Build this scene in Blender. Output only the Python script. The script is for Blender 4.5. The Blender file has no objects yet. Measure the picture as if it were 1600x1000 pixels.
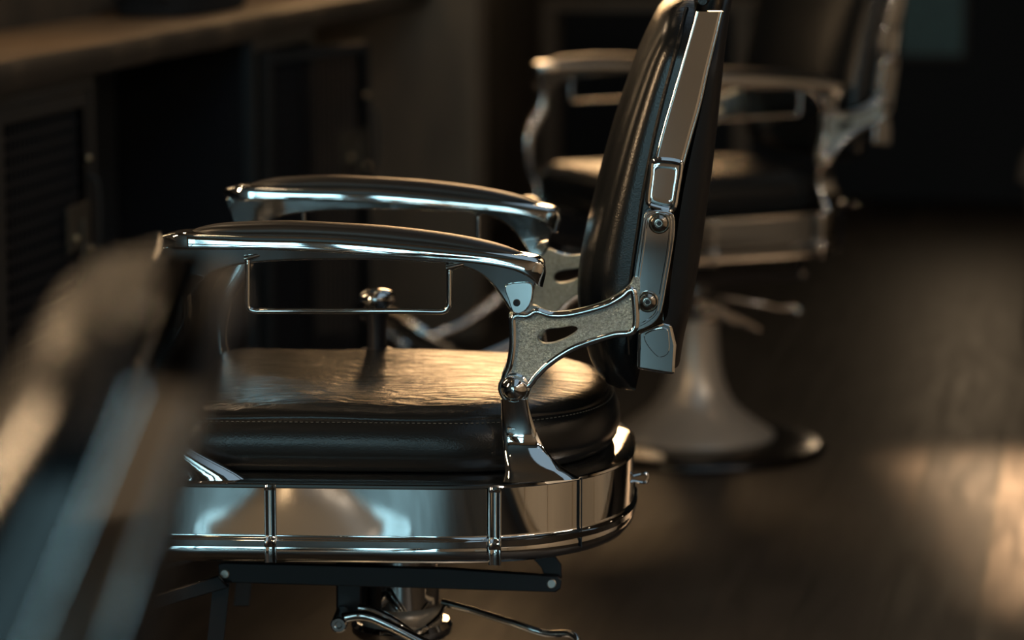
import bpy, bmesh, math, random
from mathutils import Vector, Matrix
random.seed(7)
C = bpy.context.scene.collection
SC = bpy.context.scene
D = math.radians
PI = math.pi

# ------------------------------------------------------------------ camera
F_PX = 4600.0
PITCH = D(8.8)
LIFT = 0.165                        # how far the chairs' measured parts are pumped up above the floor
CAM = Vector((0.0, 0.0, 1.25 + LIFT))
cd = bpy.data.cameras.new('camera')
cd.sensor_width = 36.0
cd.lens = F_PX / 1600 * 36
cd.clip_start = 0.05
cd.clip_end = 60
cd.dof.use_dof = True
cd.dof.focus_distance = 3.89
cd.dof.aperture_fstop = 2.75
cam = bpy.data.objects.new('camera', cd)
cam.location = CAM
cam.rotation_euler = (PI / 2 - PITCH, 0, 0)
C.objects.link(cam)
SC.camera = cam

SC.view_settings.view_transform = 'Standard'
SC.view_settings.look = 'None'
SC.view_settings.gamma = 1
SC.view_settings.use_curve_mapping = False
SC.view_settings.exposure = 0.0

# ------------------------------------------------------------------ world and light
ROOM = D(-11.0)                     # the shop's long axis, turned from the camera's view
w = bpy.data.worlds.new('world')
SC.world = w
w.use_nodes = True
w.node_tree.nodes['Background'].inputs[0].default_value = (0.35, 0.55, 0.70, 1)
w.node_tree.nodes['Background'].inputs[1].default_value = 0.6


def room(x, y, z=0.0):
    c, s = math.cos(ROOM), math.sin(ROOM)
    return Vector((x * c - y * s, x * s + y * c, z))


def area(name, loc, target, size, size_y, energy, col, spread=180):
    l = bpy.data.lights.new(name, 'AREA')
    l.shape = 'RECTANGLE'
    l.size, l.size_y = size, size_y
    l.energy = energy
    l.color = col
    l.spread = D(spread)
    o = bpy.data.objects.new(name, l)
    o.location = loc
    o.rotation_euler = (Vector(target) - Vector(loc)).to_track_quat('-Z', 'Y').to_euler()
    C.objects.link(o)
    return o


def bulb(name, loc, energy, col, r=0.04):
    l = bpy.data.lights.new(name, 'POINT')
    l.energy = energy
    l.color = col
    l.shadow_soft_size = r
    o = bpy.data.objects.new(name, l)
    o.location = loc
    C.objects.link(o)
    return o


def spot(name, loc, target, energy, col, deg, blend=0.4, r=0.05):
    l = bpy.data.lights.new(name, 'SPOT')
    l.energy = energy
    l.color = col
    l.spot_size = D(deg)
    l.spot_blend = blend
    l.shadow_soft_size = r
    o = bpy.data.objects.new(name, l)
    o.location = loc
    o.rotation_euler = (Vector(target) - Vector(loc)).to_track_quat('-Z', 'Y').to_euler()
    C.objects.link(o)
    return o


WARM = (1.0, 0.72, 0.44)
TEAL = (0.46, 0.82, 0.92)
# daylight through the shop windows behind the camera
for wx in (-1.45, -0.15):
    for px_, pz_ in ((-0.27, 1.27), (0.27, 1.27), (-0.27, 1.98), (0.27, 1.98)):
        area('window_light', room(wx + px_, -3.38, pz_), room(wx + px_, 5, pz_ - 0.15), 0.48, 0.64, 4.6, TEAL)
    for px_ in (-0.27, 0.27):                    # low panes added to give the chrome teal reflections
        area('window_light', room(wx + px_, -3.38, 0.33), room(wx + px_, 5, 0.33), 0.48, 0.50, 3.6, TEAL)
# added dim cool fill under the ceiling, lifts the blacks
area('cool_fill', room(0.3, 3.5, 3.08), room(0.3, 3.5, 0), 1.6, 9.0, 16, (0.55, 0.8, 1.0))
# warm bulbs along the ceiling, two rows
for k in range(6):
    bulb('ceiling_bulb', room(-1.3, 1.0 + 1.9 * k, 2.9), 1.4, WARM, 0.035)
    bulb('ceiling_bulb', room(1.1, 0.2 + 1.9 * k, 2.9), 0.35, WARM, 0.035)
# lit mirrors of the stations on the left wall
for my, e in ((9.9, 3.4),):
    area('mirror_light', room(-2.25, my, 1.85), room(-1.28, 4.2, 0.9), 2.1, 1.0, e, (1.0, 0.60, 0.28), 38)
for my, e in ((2.4, 30), (4.2, 4), (5.6, 1.5), (7.4, 1)):
    area('mirror_tube', room(-2.2, my, 1.75), room(0, my + 0.3, 1.55), 0.07, 0.9, e, (1.0, 0.68, 0.38))
# wall washers on the beige right wall
for my in (-1.0, 1.5, 4.0):
    area('wall_washer', room(2.6, my, 3.0), room(3.3, my, 1.0), 1.2, 0.15, 42, (1.0, 0.86, 0.72))
# the down-light over the aisle
area('far_lamp', room(-0.40, 12.4, 1.35), room(-0.3, 5, 0.6), 0.2, 0.3, 3, WARM)
area('aisle_light', (1.17, 6.22, 2.95), (1.17, 6.22, 0), 0.18, 1.5, 60, WARM, 11)
bulb('counter_fill', room(-1.75, 5.0, 2.2), 6.0, WARM, 0.03)  # added fill bulb that brightens the countertop
for my in (0.6, 3.0, 5.2):
    area('reflector_fill', room(-0.3, my, 3.0), room(0.95, my, 0.5), 0.3, 1.2, 6, (1.0, 0.84, 0.68), 50)  # added fill that brightens the desk put in for reflections


# ------------------------------------------------------------------ materials
def mat(name, base, rough=0.5, metal=0.0, spec=0.5, bump=None, coat=0.0, noise_col=None, trans=0.0):
    m = bpy.data.materials.new(name)
    m.use_nodes = True
    nt = m.node_tree
    b = nt.nodes['Principled BSDF']
    b.inputs['Base Color'].default_value = (*base, 1)
    b.inputs['Roughness'].default_value = rough
    b.inputs['Metallic'].default_value = metal
    b.inputs['Specular IOR Level'].default_value = spec
    b.inputs['Coat Weight'].default_value = coat
    b.inputs['Transmission Weight'].default_value = trans
    tc = nt.nodes.new('ShaderNodeTexCoord')
    if bump:
        scale, strength, dist, kind = bump
        if kind == 'voronoi':
            t = nt.nodes.new('ShaderNodeTexVoronoi')
            out = t.outputs['Distance']
        else:
            t = nt.nodes.new('ShaderNodeTexNoise')
            t.inputs['Detail'].default_value = 5
            out = t.outputs['Fac']
        t.inputs['Scale'].default_value = scale
        nt.links.new(tc.outputs['Object'], t.inputs['Vector'])
        bp = nt.nodes.new('ShaderNodeBump')
        bp.inputs['Strength'].default_value = strength
        bp.inputs['Distance'].default_value = dist
        nt.links.new(out, bp.inputs['Height'])
        nt.links.new(bp.outputs['Normal'], b.inputs['Normal'])
    if noise_col:
        scale, c2, vec = noise_col
        mp = nt.nodes.new('ShaderNodeMapping')
        mp.inputs['Scale'].default_value = vec
        n = nt.nodes.new('ShaderNodeTexNoise')
        n.inputs['Scale'].default_value = scale
        n.inputs['Detail'].default_value = 8
        n.inputs['Roughness'].default_value = 0.65
        r = nt.nodes.new('ShaderNodeValToRGB')
        r.color_ramp.elements[0].position = 0.35
        r.color_ramp.elements[0].color = (*base, 1)
        r.color_ramp.elements[1].position = 0.68
        r.color_ramp.elements[1].color = (*c2, 1)
        nt.links.new(tc.outputs['Object'], mp.inputs['Vector'])
        nt.links.new(mp.outputs['Vector'], n.inputs['Vector'])
        nt.links.new(n.outputs['Fac'], r.inputs['Fac'])
        nt.links.new(r.outputs['Color'], b.inputs['Base Color'])
    return m


def leather_mat():
    m = bpy.data.materials.new('black_leather')
    m.use_nodes = True
    nt = m.node_tree
    L = nt.links.new
    b = nt.nodes['Principled BSDF']
    b.inputs['Base Color'].default_value = (0.008, 0.010, 0.012, 1)
    b.inputs['Roughness'].default_value = 0.25
    b.inputs['Specular IOR Level'].default_value = 0.5
    tc = nt.nodes.new('ShaderNodeTexCoord')
    v = nt.nodes.new('ShaderNodeTexVoronoi')
    v.inputs['Scale'].default_value = 420
    n = nt.nodes.new('ShaderNodeTexNoise')
    n.inputs['Scale'].default_value = 15
    n.inputs['Detail'].default_value = 4
    n.inputs['Distortion'].default_value = 1.2
    mp = nt.nodes.new('ShaderNodeMapping')
    mp.inputs['Scale'].default_value = (1.0, 3.2, 1.0)
    L(tc.outputs['Object'], v.inputs['Vector'])
    L(tc.outputs['Object'], mp.inputs['Vector'])
    L(mp.outputs['Vector'], n.inputs['Vector'])
    b1 = nt.nodes.new('ShaderNodeBump')
    b1.inputs['Strength'].default_value = 0.18
    b1.inputs['Distance'].default_value = 0.0006
    b2 = nt.nodes.new('ShaderNodeBump')
    b2.inputs['Strength'].default_value = 0.42
    b2.inputs['Distance'].default_value = 0.006
    ge = nt.nodes.new('ShaderNodeNewGeometry')          # creases only where one sits
    sx = nt.nodes.new('ShaderNodeSeparateXYZ')
    mr = nt.nodes.new('ShaderNodeMapRange')
    mr.inputs['From Min'].default_value = 0.75
    mr.inputs['From Max'].default_value = 0.97
    mr.inputs['To Min'].default_value = 0.05
    mr.inputs['To Max'].default_value = 0.5
    L(ge.outputs['Normal'], sx.inputs['Vector'])
    L(sx.outputs['Z'], mr.inputs['Value'])
    L(mr.outputs['Result'], b2.inputs['Strength'])
    L(v.outputs['Distance'], b1.inputs['Height'])
    L(n.outputs['Fac'], b2.inputs['Height'])
    L(b1.outputs['Normal'], b2.inputs['Normal'])
    L(b2.outputs['Normal'], b.inputs['Normal'])
    return m


def floor_mat():
    m = bpy.data.materials.new('dark_planks')
    m.use_nodes = True
    nt = m.node_tree
    L = nt.links.new
    b = nt.nodes['Principled BSDF']
    tc = nt.nodes.new('ShaderNodeTexCoord')
    mp = nt.nodes.new('ShaderNodeMapping')
    mp.inputs['Rotation'].default_value = (0, 0, PI / 2)
    L(tc.outputs['Object'], mp.inputs['Vector'])
    br = nt.nodes.new('ShaderNodeTexBrick')
    br.offset = 0.37
    br.inputs['Scale'].default_value = 1.0
    br.inputs['Brick Width'].default_value = 1.3
    br.inputs['Row Height'].default_value = 0.17
    br.inputs['Mortar Size'].default_value = 0.004
    br.inputs['Mortar Smooth'].default_value = 0.2
    br.inputs['Color1'].default_value = (0.009, 0.0072, 0.0062, 1)
    br.inputs['Color2'].default_value = (0.021, 0.0155, 0.012, 1)
    br.inputs['Mortar'].default_value = (0.01, 0.008, 0.006, 1)
    L(mp.outputs['Vector'], br.inputs['Vector'])
    mp2 = nt.nodes.new('ShaderNodeMapping')
    mp2.inputs['Scale'].default_value = (14, 1.2, 1)
    L(tc.outputs['Object'], mp2.inputs['Vector'])
    n = nt.nodes.new('ShaderNodeTexNoise')
    n.inputs['Scale'].default_value = 2.2
    n.inputs['Detail'].default_value = 8
    n.inputs['Distortion'].default_value = 0.6
    L(mp2.outputs['Vector'], n.inputs['Vector'])
    r = nt.nodes.new('ShaderNodeValToRGB')
    r.color_ramp.elements[0].position = 0.3
    r.color_ramp.elements[0].color = (0.45, 0.45, 0.45, 1)
    r.color_ramp.elements[1].position = 0.7
    r.color_ramp.elements[1].color = (1.3, 1.3, 1.3, 1)
    L(n.outputs['Fac'], r.inputs['Fac'])
    mx = nt.nodes.new('ShaderNodeMix')
    mx.data_type = 'RGBA'
    mx.blend_type = 'MULTIPLY'
    mx.inputs[0].default_value = 1.0
    L(br.outputs['Color'], mx.inputs[6])
    L(r.outputs['Color'], mx.inputs[7])
    L(mx.outputs[2], b.inputs['Base Color'])
    b.inputs['Specular IOR Level'].default_value = 0.25
    rr = nt.nodes.new('ShaderNodeMapRange')
    rr.inputs['To Min'].default_value = 0.33
    rr.inputs['To Max'].default_value = 0.56
    L(n.outputs['Fac'], rr.inputs['Value'])
    L(rr.outputs['Result'], b.inputs['Roughness'])
    bp = nt.nodes.new('ShaderNodeBump')
    bp.inputs['Strength'].default_value = 0.4
    bp.inputs['Distance'].default_value = 0.002
    L(br.outputs['Fac'], bp.inputs['Height'])
    bp.invert = True
    bp2 = nt.nodes.new('ShaderNodeBump')
    bp2.inputs['Strength'].default_value = 0.35
    bp2.inputs['Distance'].default_value = 0.002
    L(n.outputs['Fac'], bp2.inputs['Height'])
    L(bp.outputs['Normal'], bp2.inputs['Normal'])
    L(bp2.outputs['Normal'], b.inputs['Normal'])
    return m


CHROME = mat('polished_chrome', (0.84, 0.85, 0.85), 0.035, 1.0)
BRUSHED = mat('grained_nickel', (0.30, 0.38, 0.40), 0.30, 1.0, bump=(620, 1.0, 0.0022, 'noise'), noise_col=(330, (0.62, 0.78, 0.82), (1, 1, 1)))
SATIN = mat('satin_metal', (0.78, 0.76, 0.72), 0.38, 1.0)
ENAMEL = mat('pedestal_enamel', (0.62, 0.58, 0.52), 0.30, 0.45)
LEATHER = leather_mat()
PADMAT = mat('armrest_vinyl', (0.014, 0.013, 0.012), 0.38, bump=(260, 0.12, 0.0006, 'voronoi'))
BLACKM = mat('black_painted_steel', (0.010, 0.011, 0.016), 0.42)
SHELL = mat('back_shell_vinyl', (0.012, 0.011, 0.011), 0.5, spec=0.3)
THREAD = mat('stitching_thread', (0.10, 0.11, 0.11), 0.7)
STEEL = mat('bolt_steel', (0.42, 0.39, 0.35), 0.16, 1.0)
RUBBER = mat('black_rubber', (0.012, 0.012, 0.012), 0.7)
FLOOR = floor_mat()
PLASTER = mat('brown_plaster', (0.10, 0.082, 0.062), 0.85, noise_col=(2.0, (0.04, 0.036, 0.031), (2.5, 2.5, 0.7)), bump=(6, 0.2, 0.01, 'noise'))
PLASTER_LIT = mat('lit_brown_plaster', (0.26, 0.215, 0.16), 0.85, noise_col=(2.0, (0.15, 0.13, 0.105), (2.5, 2.5, 0.7)), bump=(6, 0.2, 0.01, 'noise'))  # brown plaster lightened so the return wall looks more lit
PLASTER2 = mat('beige_plaster', (0.42, 0.34, 0.25), 0.8, noise_col=(1.5, (0.34, 0.28, 0.21), (1, 1, 1)))
DARKWALL = mat('dark_wall_paint', (0.018, 0.025, 0.033), 0.9, spec=0.3, noise_col=(1.0, (0.024, 0.030, 0.038), (1, 1, 1)))
CEIL = mat('dark_ceiling', (0.05, 0.045, 0.04), 0.8, noise_col=(1.0, (0.06, 0.05, 0.045), (1, 1, 1)))
OAK = mat('counter_oak', (0.30, 0.20, 0.115), 0.5, noise_col=(3.0, (0.20, 0.13, 0.075), (10, 0.8, 4)), bump=(40, 0.2, 0.002, 'noise'))
BARK = mat('counter_edge_wood', (0.04, 0.031, 0.022), 0.75, noise_col=(6.0, (0.035, 0.028, 0.02), (2, 2, 6)), bump=(30, 0.6, 0.004, 'noise'))
CABINET = mat('cabinet_steel', (0.020, 0.024, 0.028), 0.5, noise_col=(3.0, (0.014, 0.017, 0.020), (1, 1, 1)))
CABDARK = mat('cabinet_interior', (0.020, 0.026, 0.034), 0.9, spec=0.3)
MESHM = mat('cabinet_wire', (0.018, 0.018, 0.022), 0.5)
LATCH = mat('latch_metal', (0.12, 0.11, 0.09), 0.45, 0.6)
BRASS = mat('latch_screw', (0.55, 0.45, 0.3), 0.3, 1.0)
TABLEW = mat('pale_table_wood', (0.13, 0.105, 0.078), 0.5, noise_col=(3, (0.10, 0.08, 0.058), (6, 1, 1)))
FRAMEM = mat('window_frame_metal', (0.02, 0.02, 0.02), 0.5)
BLUEM = mat('blue_green_panel', (0.10, 0.27, 0.32), 0.5, noise_col=(2.5, (0.04, 0.09, 0.13), (1, 1, 1.5)))


# ------------------------------------------------------------------ mesh helpers
def make(name, bm, m, parent=None, smooth=True, angle=38, bevel=0, segs=2, sub=0):
    bmesh.ops.remove_doubles(bm, verts=bm.verts, dist=1e-6)
    bmesh.ops.recalc_face_normals(bm, faces=bm.faces)
    me = bpy.data.meshes.new(name)
    for f in bm.faces:
        f.smooth = smooth
    if smooth:
        for e in bm.edges:
            if len(e.link_faces) == 2 and e.calc_face_angle(0) > D(angle):
                e.smooth = False
    bm.to_mesh(me)
    bm.free()
    me.materials.append(m)
    o = bpy.data.objects.new(name, me)
    C.objects.link(o)
    if parent:
        o.parent = parent
    if bevel:
        b = o.modifiers.new('bevel', 'BEVEL')
        b.width = bevel
        b.segments = segs
        b.limit_method = 'ANGLE'
        b.angle_limit = D(35)
        wn = o.modifiers.new('weighted_normal', 'WEIGHTED_NORMAL')
        wn.keep_sharp = True
        wn.weight = 80
    if sub:
        s = o.modifiers.new('subdivision', 'SUBSURF')
        s.levels = s.render_levels = sub
    return o


def box(bm, lo, hi, M=None):
    r = bmesh.ops.create_cube(bm, size=1)
    for v in r['verts']:
        v.co = Vector([lo[i] + (v.co[i] + 0.5) * (hi[i] - lo[i]) for i in range(3)])
        if M is not None:
            v.co = M @ v.co
    return r['verts']


def loft(bm, rings, closed=True, caps=True):
    vs = [[bm.verts.new(p) for p in r] for r in rings]
    n = len(rings[0])
    for a, b in zip(vs, vs[1:]):
        for i in range(n if closed else n - 1):
            j = (i + 1) % n
            bm.faces.new((a[i], a[j], b[j], b[i]))
    if caps and closed:
        bm.faces.new(vs[0][::-1])
        bm.faces.new(vs[-1])
    return vs


def smooth_line(pts, n, closed=False):
    """Catmull-Rom through the points, n samples evenly spaced."""
    P = [Vector(p) for p in pts]
    out = []
    m = len(P)
    segs = m if closed else m - 1
    for i in range(segs):
        if closed:
            p0, p1, p2, p3 = P[(i - 1) % m], P[i], P[(i + 1) % m], P[(i + 2) % m]
        else:
            p1, p2 = P[i], P[i + 1]
            p0 = P[i - 1] if i else p1 * 2 - p2
            p3 = P[i + 2] if i + 2 < m else p2 * 2 - p1
        for k in range(12):
            t = k / 12
            out.append(0.5 * ((2 * p1) + (p2 - p0) * t + (2 * p0 - 5 * p1 + 4 * p2 - p3) * t * t + (3 * p1 - p0 - 3 * p2 + p3) * t ** 3))
    out.append(P[0].copy() if closed else P[-1].copy())
    L = [0]
    for a, b in zip(out, out[1:]):
        L.append(L[-1] + (b - a).length)
    res = []
    cnt = n if closed else n - 1
    j = 0
    for k in range(n):
        s = L[-1] * k / cnt
        while j < len(L) - 2 and L[j + 1] < s:
            j += 1
        d = L[j + 1] - L[j]
        t = 0 if d < 1e-12 else (s - L[j]) / d
        res.append(out[j].lerp(out[j + 1], min(max(t, 0), 1)))
    return res


def tube(bm, path, r, seg=10, closed=False, caps=True):
    P = [Vector(p) for p in path]
    n = len(P)
    rad = r if isinstance(r, (list, tuple)) else [r] * n
    T = []
    for i in range(n):
        a = P[(i - 1) % n] if (closed or i) else P[i]
        b = P[(i + 1) % n] if (closed or i < n - 1) else P[i]
        T.append((b - a).normalized())
    ref = Vector((0, 0, 1)) if abs(T[0].z) < 0.9 else Vector((1, 0, 0))
    nrm = (ref - T[0] * ref.dot(T[0])).normalized()
    rings = []
    for i in range(n):
        nrm = (nrm - T[i] * nrm.dot(T[i])).normalized()
        bi = T[i].cross(nrm)
        rings.append([P[i] + (nrm * math.cos(2 * PI * k / seg) + bi * math.sin(2 * PI * k / seg)) * rad[i] for k in range(seg)])
    if closed:
        rings.append(rings[0])
        loft(bm, rings, True, False)
    else:
        loft(bm, rings, True, caps)


def spow(v, e):
    return math.copysign(abs(v) ** e, v)


def ribbon(bm, tops, bots, halfw, yc, seg=20, ex=0.6, caps=True, flare=0.0):
    """loft along two lines in the x-z plane: a rounded section of given half widths about y=yc."""
    rings = []
    for t, b, h in zip(tops, bots, halfw):
        c = (t + b) / 2
        v = (t - b) / 2
        ring = []
        for k in range(seg):
            a = 2 * PI * k / seg
            s, q = spow(math.sin(a), ex), spow(math.cos(a), ex)
            ring.append(Vector((c.x + v.x * s, yc + h * q * (1 - flare * s), c.y + v.y * s)))
        rings.append(ring)
    loft(bm, rings, True, caps)


def plate(bm, outline, y0, y1, holes=()):
    """flat plate in the x-z plane between y0 and y1, with holes."""
    ed = []
    for loop in [outline] + list(holes):
        vs = [bm.verts.new((p[0], y0, p[1])) for p in loop]
        ed += [bm.edges.new((vs[i], vs[(i + 1) % len(vs)])) for i in range(len(vs))]
    r = bmesh.ops.triangle_fill(bm, use_beauty=True, use_dissolve=False, edges=ed)
    faces = [g for g in r['geom'] if isinstance(g, bmesh.types.BMFace)]
    e = bmesh.ops.extrude_face_region(bm, geom=faces)
    for g in e['geom']:
        if isinstance(g, bmesh.types.BMVert):
            g.co.y = y1


def lathe(bm, prof, seg=48, M=None, cap=True):
    rings = []
    for r, z in prof:
        ring = [Vector((r * math.cos(2 * PI * k / seg), r * math.sin(2 * PI * k / seg), z)) for k in range(seg)]
        if M is not None:
            ring = [M @ p for p in ring]
        rings.append(ring)
    loft(bm, rings, True, cap)


def thing(name, label, cat, loc=(0, 0, 0), rotz=0, group=None):
    o = bpy.data.objects.new(name, None)
    o.empty_display_size = 0.1
    C.objects.link(o)
    o.location = loc
    o.rotation_euler = (0, 0, rotz)
    o['label'] = label
    o['category'] = cat
    if group:
        o['group'] = group
    return o


def tag(o, label, cat, group=None):
    o['label'] = label
    o['category'] = cat
    if group:
        o['group'] = group
    return o


def struct(name, bm, m, parent=None, **k):
    o = make(name, bm, m, parent, **k)
    if not parent:
        o['kind'] = 'structure'
    return o


# ------------------------------------------------------------------ measuring the sharp chair from its side view
O1 = Vector((-0.152, 4.13, LIFT))
YAW1 = D(-2.9)
EX = Vector((math.cos(YAW1), math.sin(YAW1), 0))
EY = Vector((-math.sin(YAW1), math.cos(YAW1), 0))
CF, CU = Vector((0, math.cos(PITCH), -math.sin(PITCH))), Vector((0, math.sin(PITCH), math.cos(PITCH)))


def T(u, v, y):
    """chair-space (x, z) of the point seen at (u, v) lying in the chair's side plane y."""
    d = CF + Vector(((u - 800) / F_PX, 0, 0)) + CU * ((500 - v) / F_PX)
    t = (O1 + EY * y - CAM).dot(EY) / d.dot(EY)
    p = CAM + d * t - O1
    return Vector((p.dot(EX), p.z))


def TL(pts, y):
    return [T(u, v, y) for u, v in pts]


YA = 0.285      # the arms' distance from the chair's middle

# ------------------------------------------------------------------ chair parts
def plan(W, xf, xb, rf, xr, ex, off=0.0, n=16):
    """closed outline, counter-clockwise: straight sides, round back (superellipse), rounded front corners."""
    pts = []
    # back half, from (xr,-W) round to (xr,W)
    for k in range(2 * n + 1):
        a = -PI / 2 + PI * k / (2 * n)
        pts.append(Vector((xr + (xb - xr) * spow(math.cos(a), 2 / ex), W * spow(math.sin(a), 2 / ex))))
    for k in range(1, 6):
        pts.append(Vector((xr + (xf + rf - xr) * k / 6, W)))
    for k in range(n // 2 + 1):
        a = PI / 2 + PI / 2 * k / (n // 2)
        pts.append(Vector((xf + rf + rf * math.cos(a), W - rf + rf * math.sin(a))))
    for k in range(1, 8):
        pts.append(Vector((xf, (W - rf) * (1 - 2 * k / 8))))
    for k in range(n // 2 + 1):
        a = PI + PI / 2 * k / (n // 2)
        pts.append(Vector((xf + rf + rf * math.cos(a), -W + rf + rf * math.sin(a))))
    for k in range(1, 6):
        pts.append(Vector((xf + rf + (xr - xf - rf) * k / 6, -W)))
    if off:
        res = []
        m = len(pts)
        for i in range(m):
            t = (pts[(i + 1) % m] - pts[i - 1])
            t.normalize()
            res.append(pts[i] + Vector((t.y, -t.x)) * off)
        pts = res
    return pts


SKIRT = dict(W=0.310, xf=-0.345, xb=0.328, rf=0.05, xr=0.03, ex=2.55)
ZS0, ZS1 = 0.327, 0.437


def skirt_profile():
    # (offset outward, z)
    return [(-0.10, ZS0 + 0.004), (-0.018, ZS0), (-0.008, ZS0 + 0.003), (-0.001, ZS0 + 0.012), (0.0, ZS0 + 0.020),
            (-0.001, ZS0 + 0.024), (0.0035, ZS0 + 0.0265), (0.0040, ZS0 + 0.034), (-0.0005, ZS0 + 0.0365), (-0.002, ZS0 + 0.039),
            (-0.002, ZS0 + 0.041), (-0.002, ZS0 + 0.043), (-0.002, ZS1 - 0.011), (-0.002, ZS1 - 0.009), (-0.002, ZS1 - 0.006), (0.001, ZS1 - 0.004), (0.000, ZS1 - 0.001), (-0.003, ZS1), (-0.006, ZS1 + 0.0006), (-0.018, ZS1 + 0.0022), (-0.032, ZS1 + 0.0045), (-0.06, ZS1 + 0.005)]


def build_skirt(root):
    bm = bmesh.new()
    rings = []
    for off, z in skirt_profile():
        rings.append([Vector((p.x, p.y, z)) for p in plan(off=off, **SKIRT)])
    loft(bm, rings, True, True)
    s = make('seat_frame', bm, CHROME, root, angle=50)
    # raised ribs and a seam on the panels
    for side in (-1, 1):
        for (xa, wd) in ((T(422, 800, -0.31).x, 0.017), (T(773, 800, -0.31).x, 0.017)):
            b = bmesh.new()
            prof = []
            for off, z in skirt_profile()[2:17]:
                prof.append((side * (0.310 + max(off, -0.002) + 0.0026), z))
            rings = []
            for dx, dy in ((-wd / 2, -0.004), (-wd / 2 + 0.0012, -0.0002), (-wd / 2 + 0.003, 0), (-wd / 2 + 0.0045, -0.0012), (-wd / 2 + 0.006, -0.0016), (wd / 2 - 0.006, -0.0016), (wd / 2 - 0.0045, -0.0012), (wd / 2 - 0.003, 0), (wd / 2 - 0.0012, -0.0002), (wd / 2, -0.004)):
                rings.append([Vector((xa + dx, y + side * dy, z)) for y, z in prof])
            loft(b, rings, False, False)
            make('frame_rib', b, CHROME, s, angle=60)
    # the seam toward the back
    for side in (-1, 1):
        pts = plan(off=0.0012, **SKIRT)
        xa = T(914, 800, -0.27).x
        best = min((p for p in pts if p.y * side > 0), key=lambda p: abs(p.x - xa))
        b = bmesh.new()
        box(b, (best.x - 0.0008, best.y - 0.002, ZS0 + 0.012), (best.x + 0.0008, best.y + 0.002, ZS1 - 0.002))
        make('frame_seam', b, BLACKM, s)
    # little hook at the back
    b = bmesh.new()
    hp = smooth_line([(0.325, 0.0, 0.388), (0.343, 0.0, 0.392), (0.346, 0.0, 0.386), (0.343, 0.0, 0.379), (0.325, 0.0, 0.381)], 18)
    tube(b, hp, 0.0022, 8)
    make('rear_hook', b, CHROME, root)
    return s


CUSH = dict(W=0.262, xf=-0.315, xb=0.300, rf=0.07, xr=0.06, ex=2.35)


def build_cushion(root):
    bm = bmesh.new()
    prof = [(-0.050, 0.440), (-0.016, 0.4405), (-0.004, 0.446), (0.003, 0.457), (0.006, 0.471), (0.005, 0.486), (0.001, 0.500), (-0.004, 0.510),
            (-0.0075, 0.5135), (-0.0085, 0.5145), (-0.008, 0.516), (-0.011, 0.5195), (-0.020, 0.5255), (-0.034, 0.5300), (-0.055, 0.533), (-0.09, 0.5350), (-0.13, 0.536), (-0.18, 0.5360), (-0.225, 0.5360)]
    rings = []
    for off, z in prof:
        base = plan(off=0, **CUSH)
        if off > -0.05:
            pts = plan(off=off, **CUSH)
        else:
            f = (0.262 + off) / 0.262
            g = (0.3075 + off) / 0.3075
            pts = [Vector((-0.0075 + (p.x + 0.0075) * g, p.y * f)) for p in base]
        rings.append([Vector((p.x, p.y, z + 0.0015 * math.sin(p.x * 23 + p.y * 9) * (1 if z > 0.51 else 0))) for p in pts])
    loft(bm, rings, True, True)
    c = make('seat_cushion', bm, LEATHER, root, angle=80)
    bm = bmesh.new()
    pts = plan(off=-0.0035, n=16, **CUSH)
    loop = smooth_line([(p.x, p.y) for p in pts], 560, True)
    for i in range(0, 560, 2):
        a, b = loop[i], loop[(i + 1) % 560]
        tube(bm, [Vector((a.x, a.y, 0.5112)), Vector((b.x, b.y, 0.5112))], 0.0006, 4)
    st = make('stitching', bm, THREAD, c, smooth=False)
    st['kind'] = 'stuff'
    return c


# --- arm outlines in the near side plane (traced), all at y = -YA
def arm_data():
    y = -YA - 0.024
    ptop = TL([(296, 362), (312, 355), (345, 349), (400, 346), (450, 345), (520, 348), (600, 353), (680, 362), (740, 372), (785, 383), (822, 397)], y + 0.024)
    pbot = TL([(298, 368), (330, 369), (380, 370), (420, 371), (470, 372), (530, 374), (600, 380), (680, 388), (735, 394), (785, 400), (824, 406)], y + 0.024)
    rtop = TL([(245, 376), (250, 370), (262, 366), (290, 363), (340, 365), (400, 367), (470, 368), (540, 371), (610, 377), (680, 384), (740, 390), (790, 396), (825, 401), (843, 406), (851, 416), (852, 432)], y)
    rbot = TL([(246, 382), (252, 387), (264, 390), (290, 391), (340, 391), (400, 391), (470, 393), (540, 397), (610, 402), (680, 407), (740, 412), (785, 419), (812, 427), (830, 438), (840, 450), (847, 452)], y)
    fin = TL([(254, 386), (256, 400), (262, 416), (268, 440), (272, 458), (280, 467), (290, 466), (300, 458), (310, 443), (322, 431), (340, 423), (365, 416), (400, 411),
              (470, 407), (560, 406), (640, 409), (700, 413), (730, 420), (752, 431), (770, 448), (784, 467), (794, 484), (803, 492), (813, 493), (824, 487), (831, 474), (834, 455), (840, 440), (846, 428),
              (850, 410), (800, 404), (700, 396), (560, 385), (400, 379), (300, 378)], y + 0.008)
    return ptop, pbot, rtop, rbot, fin


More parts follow.
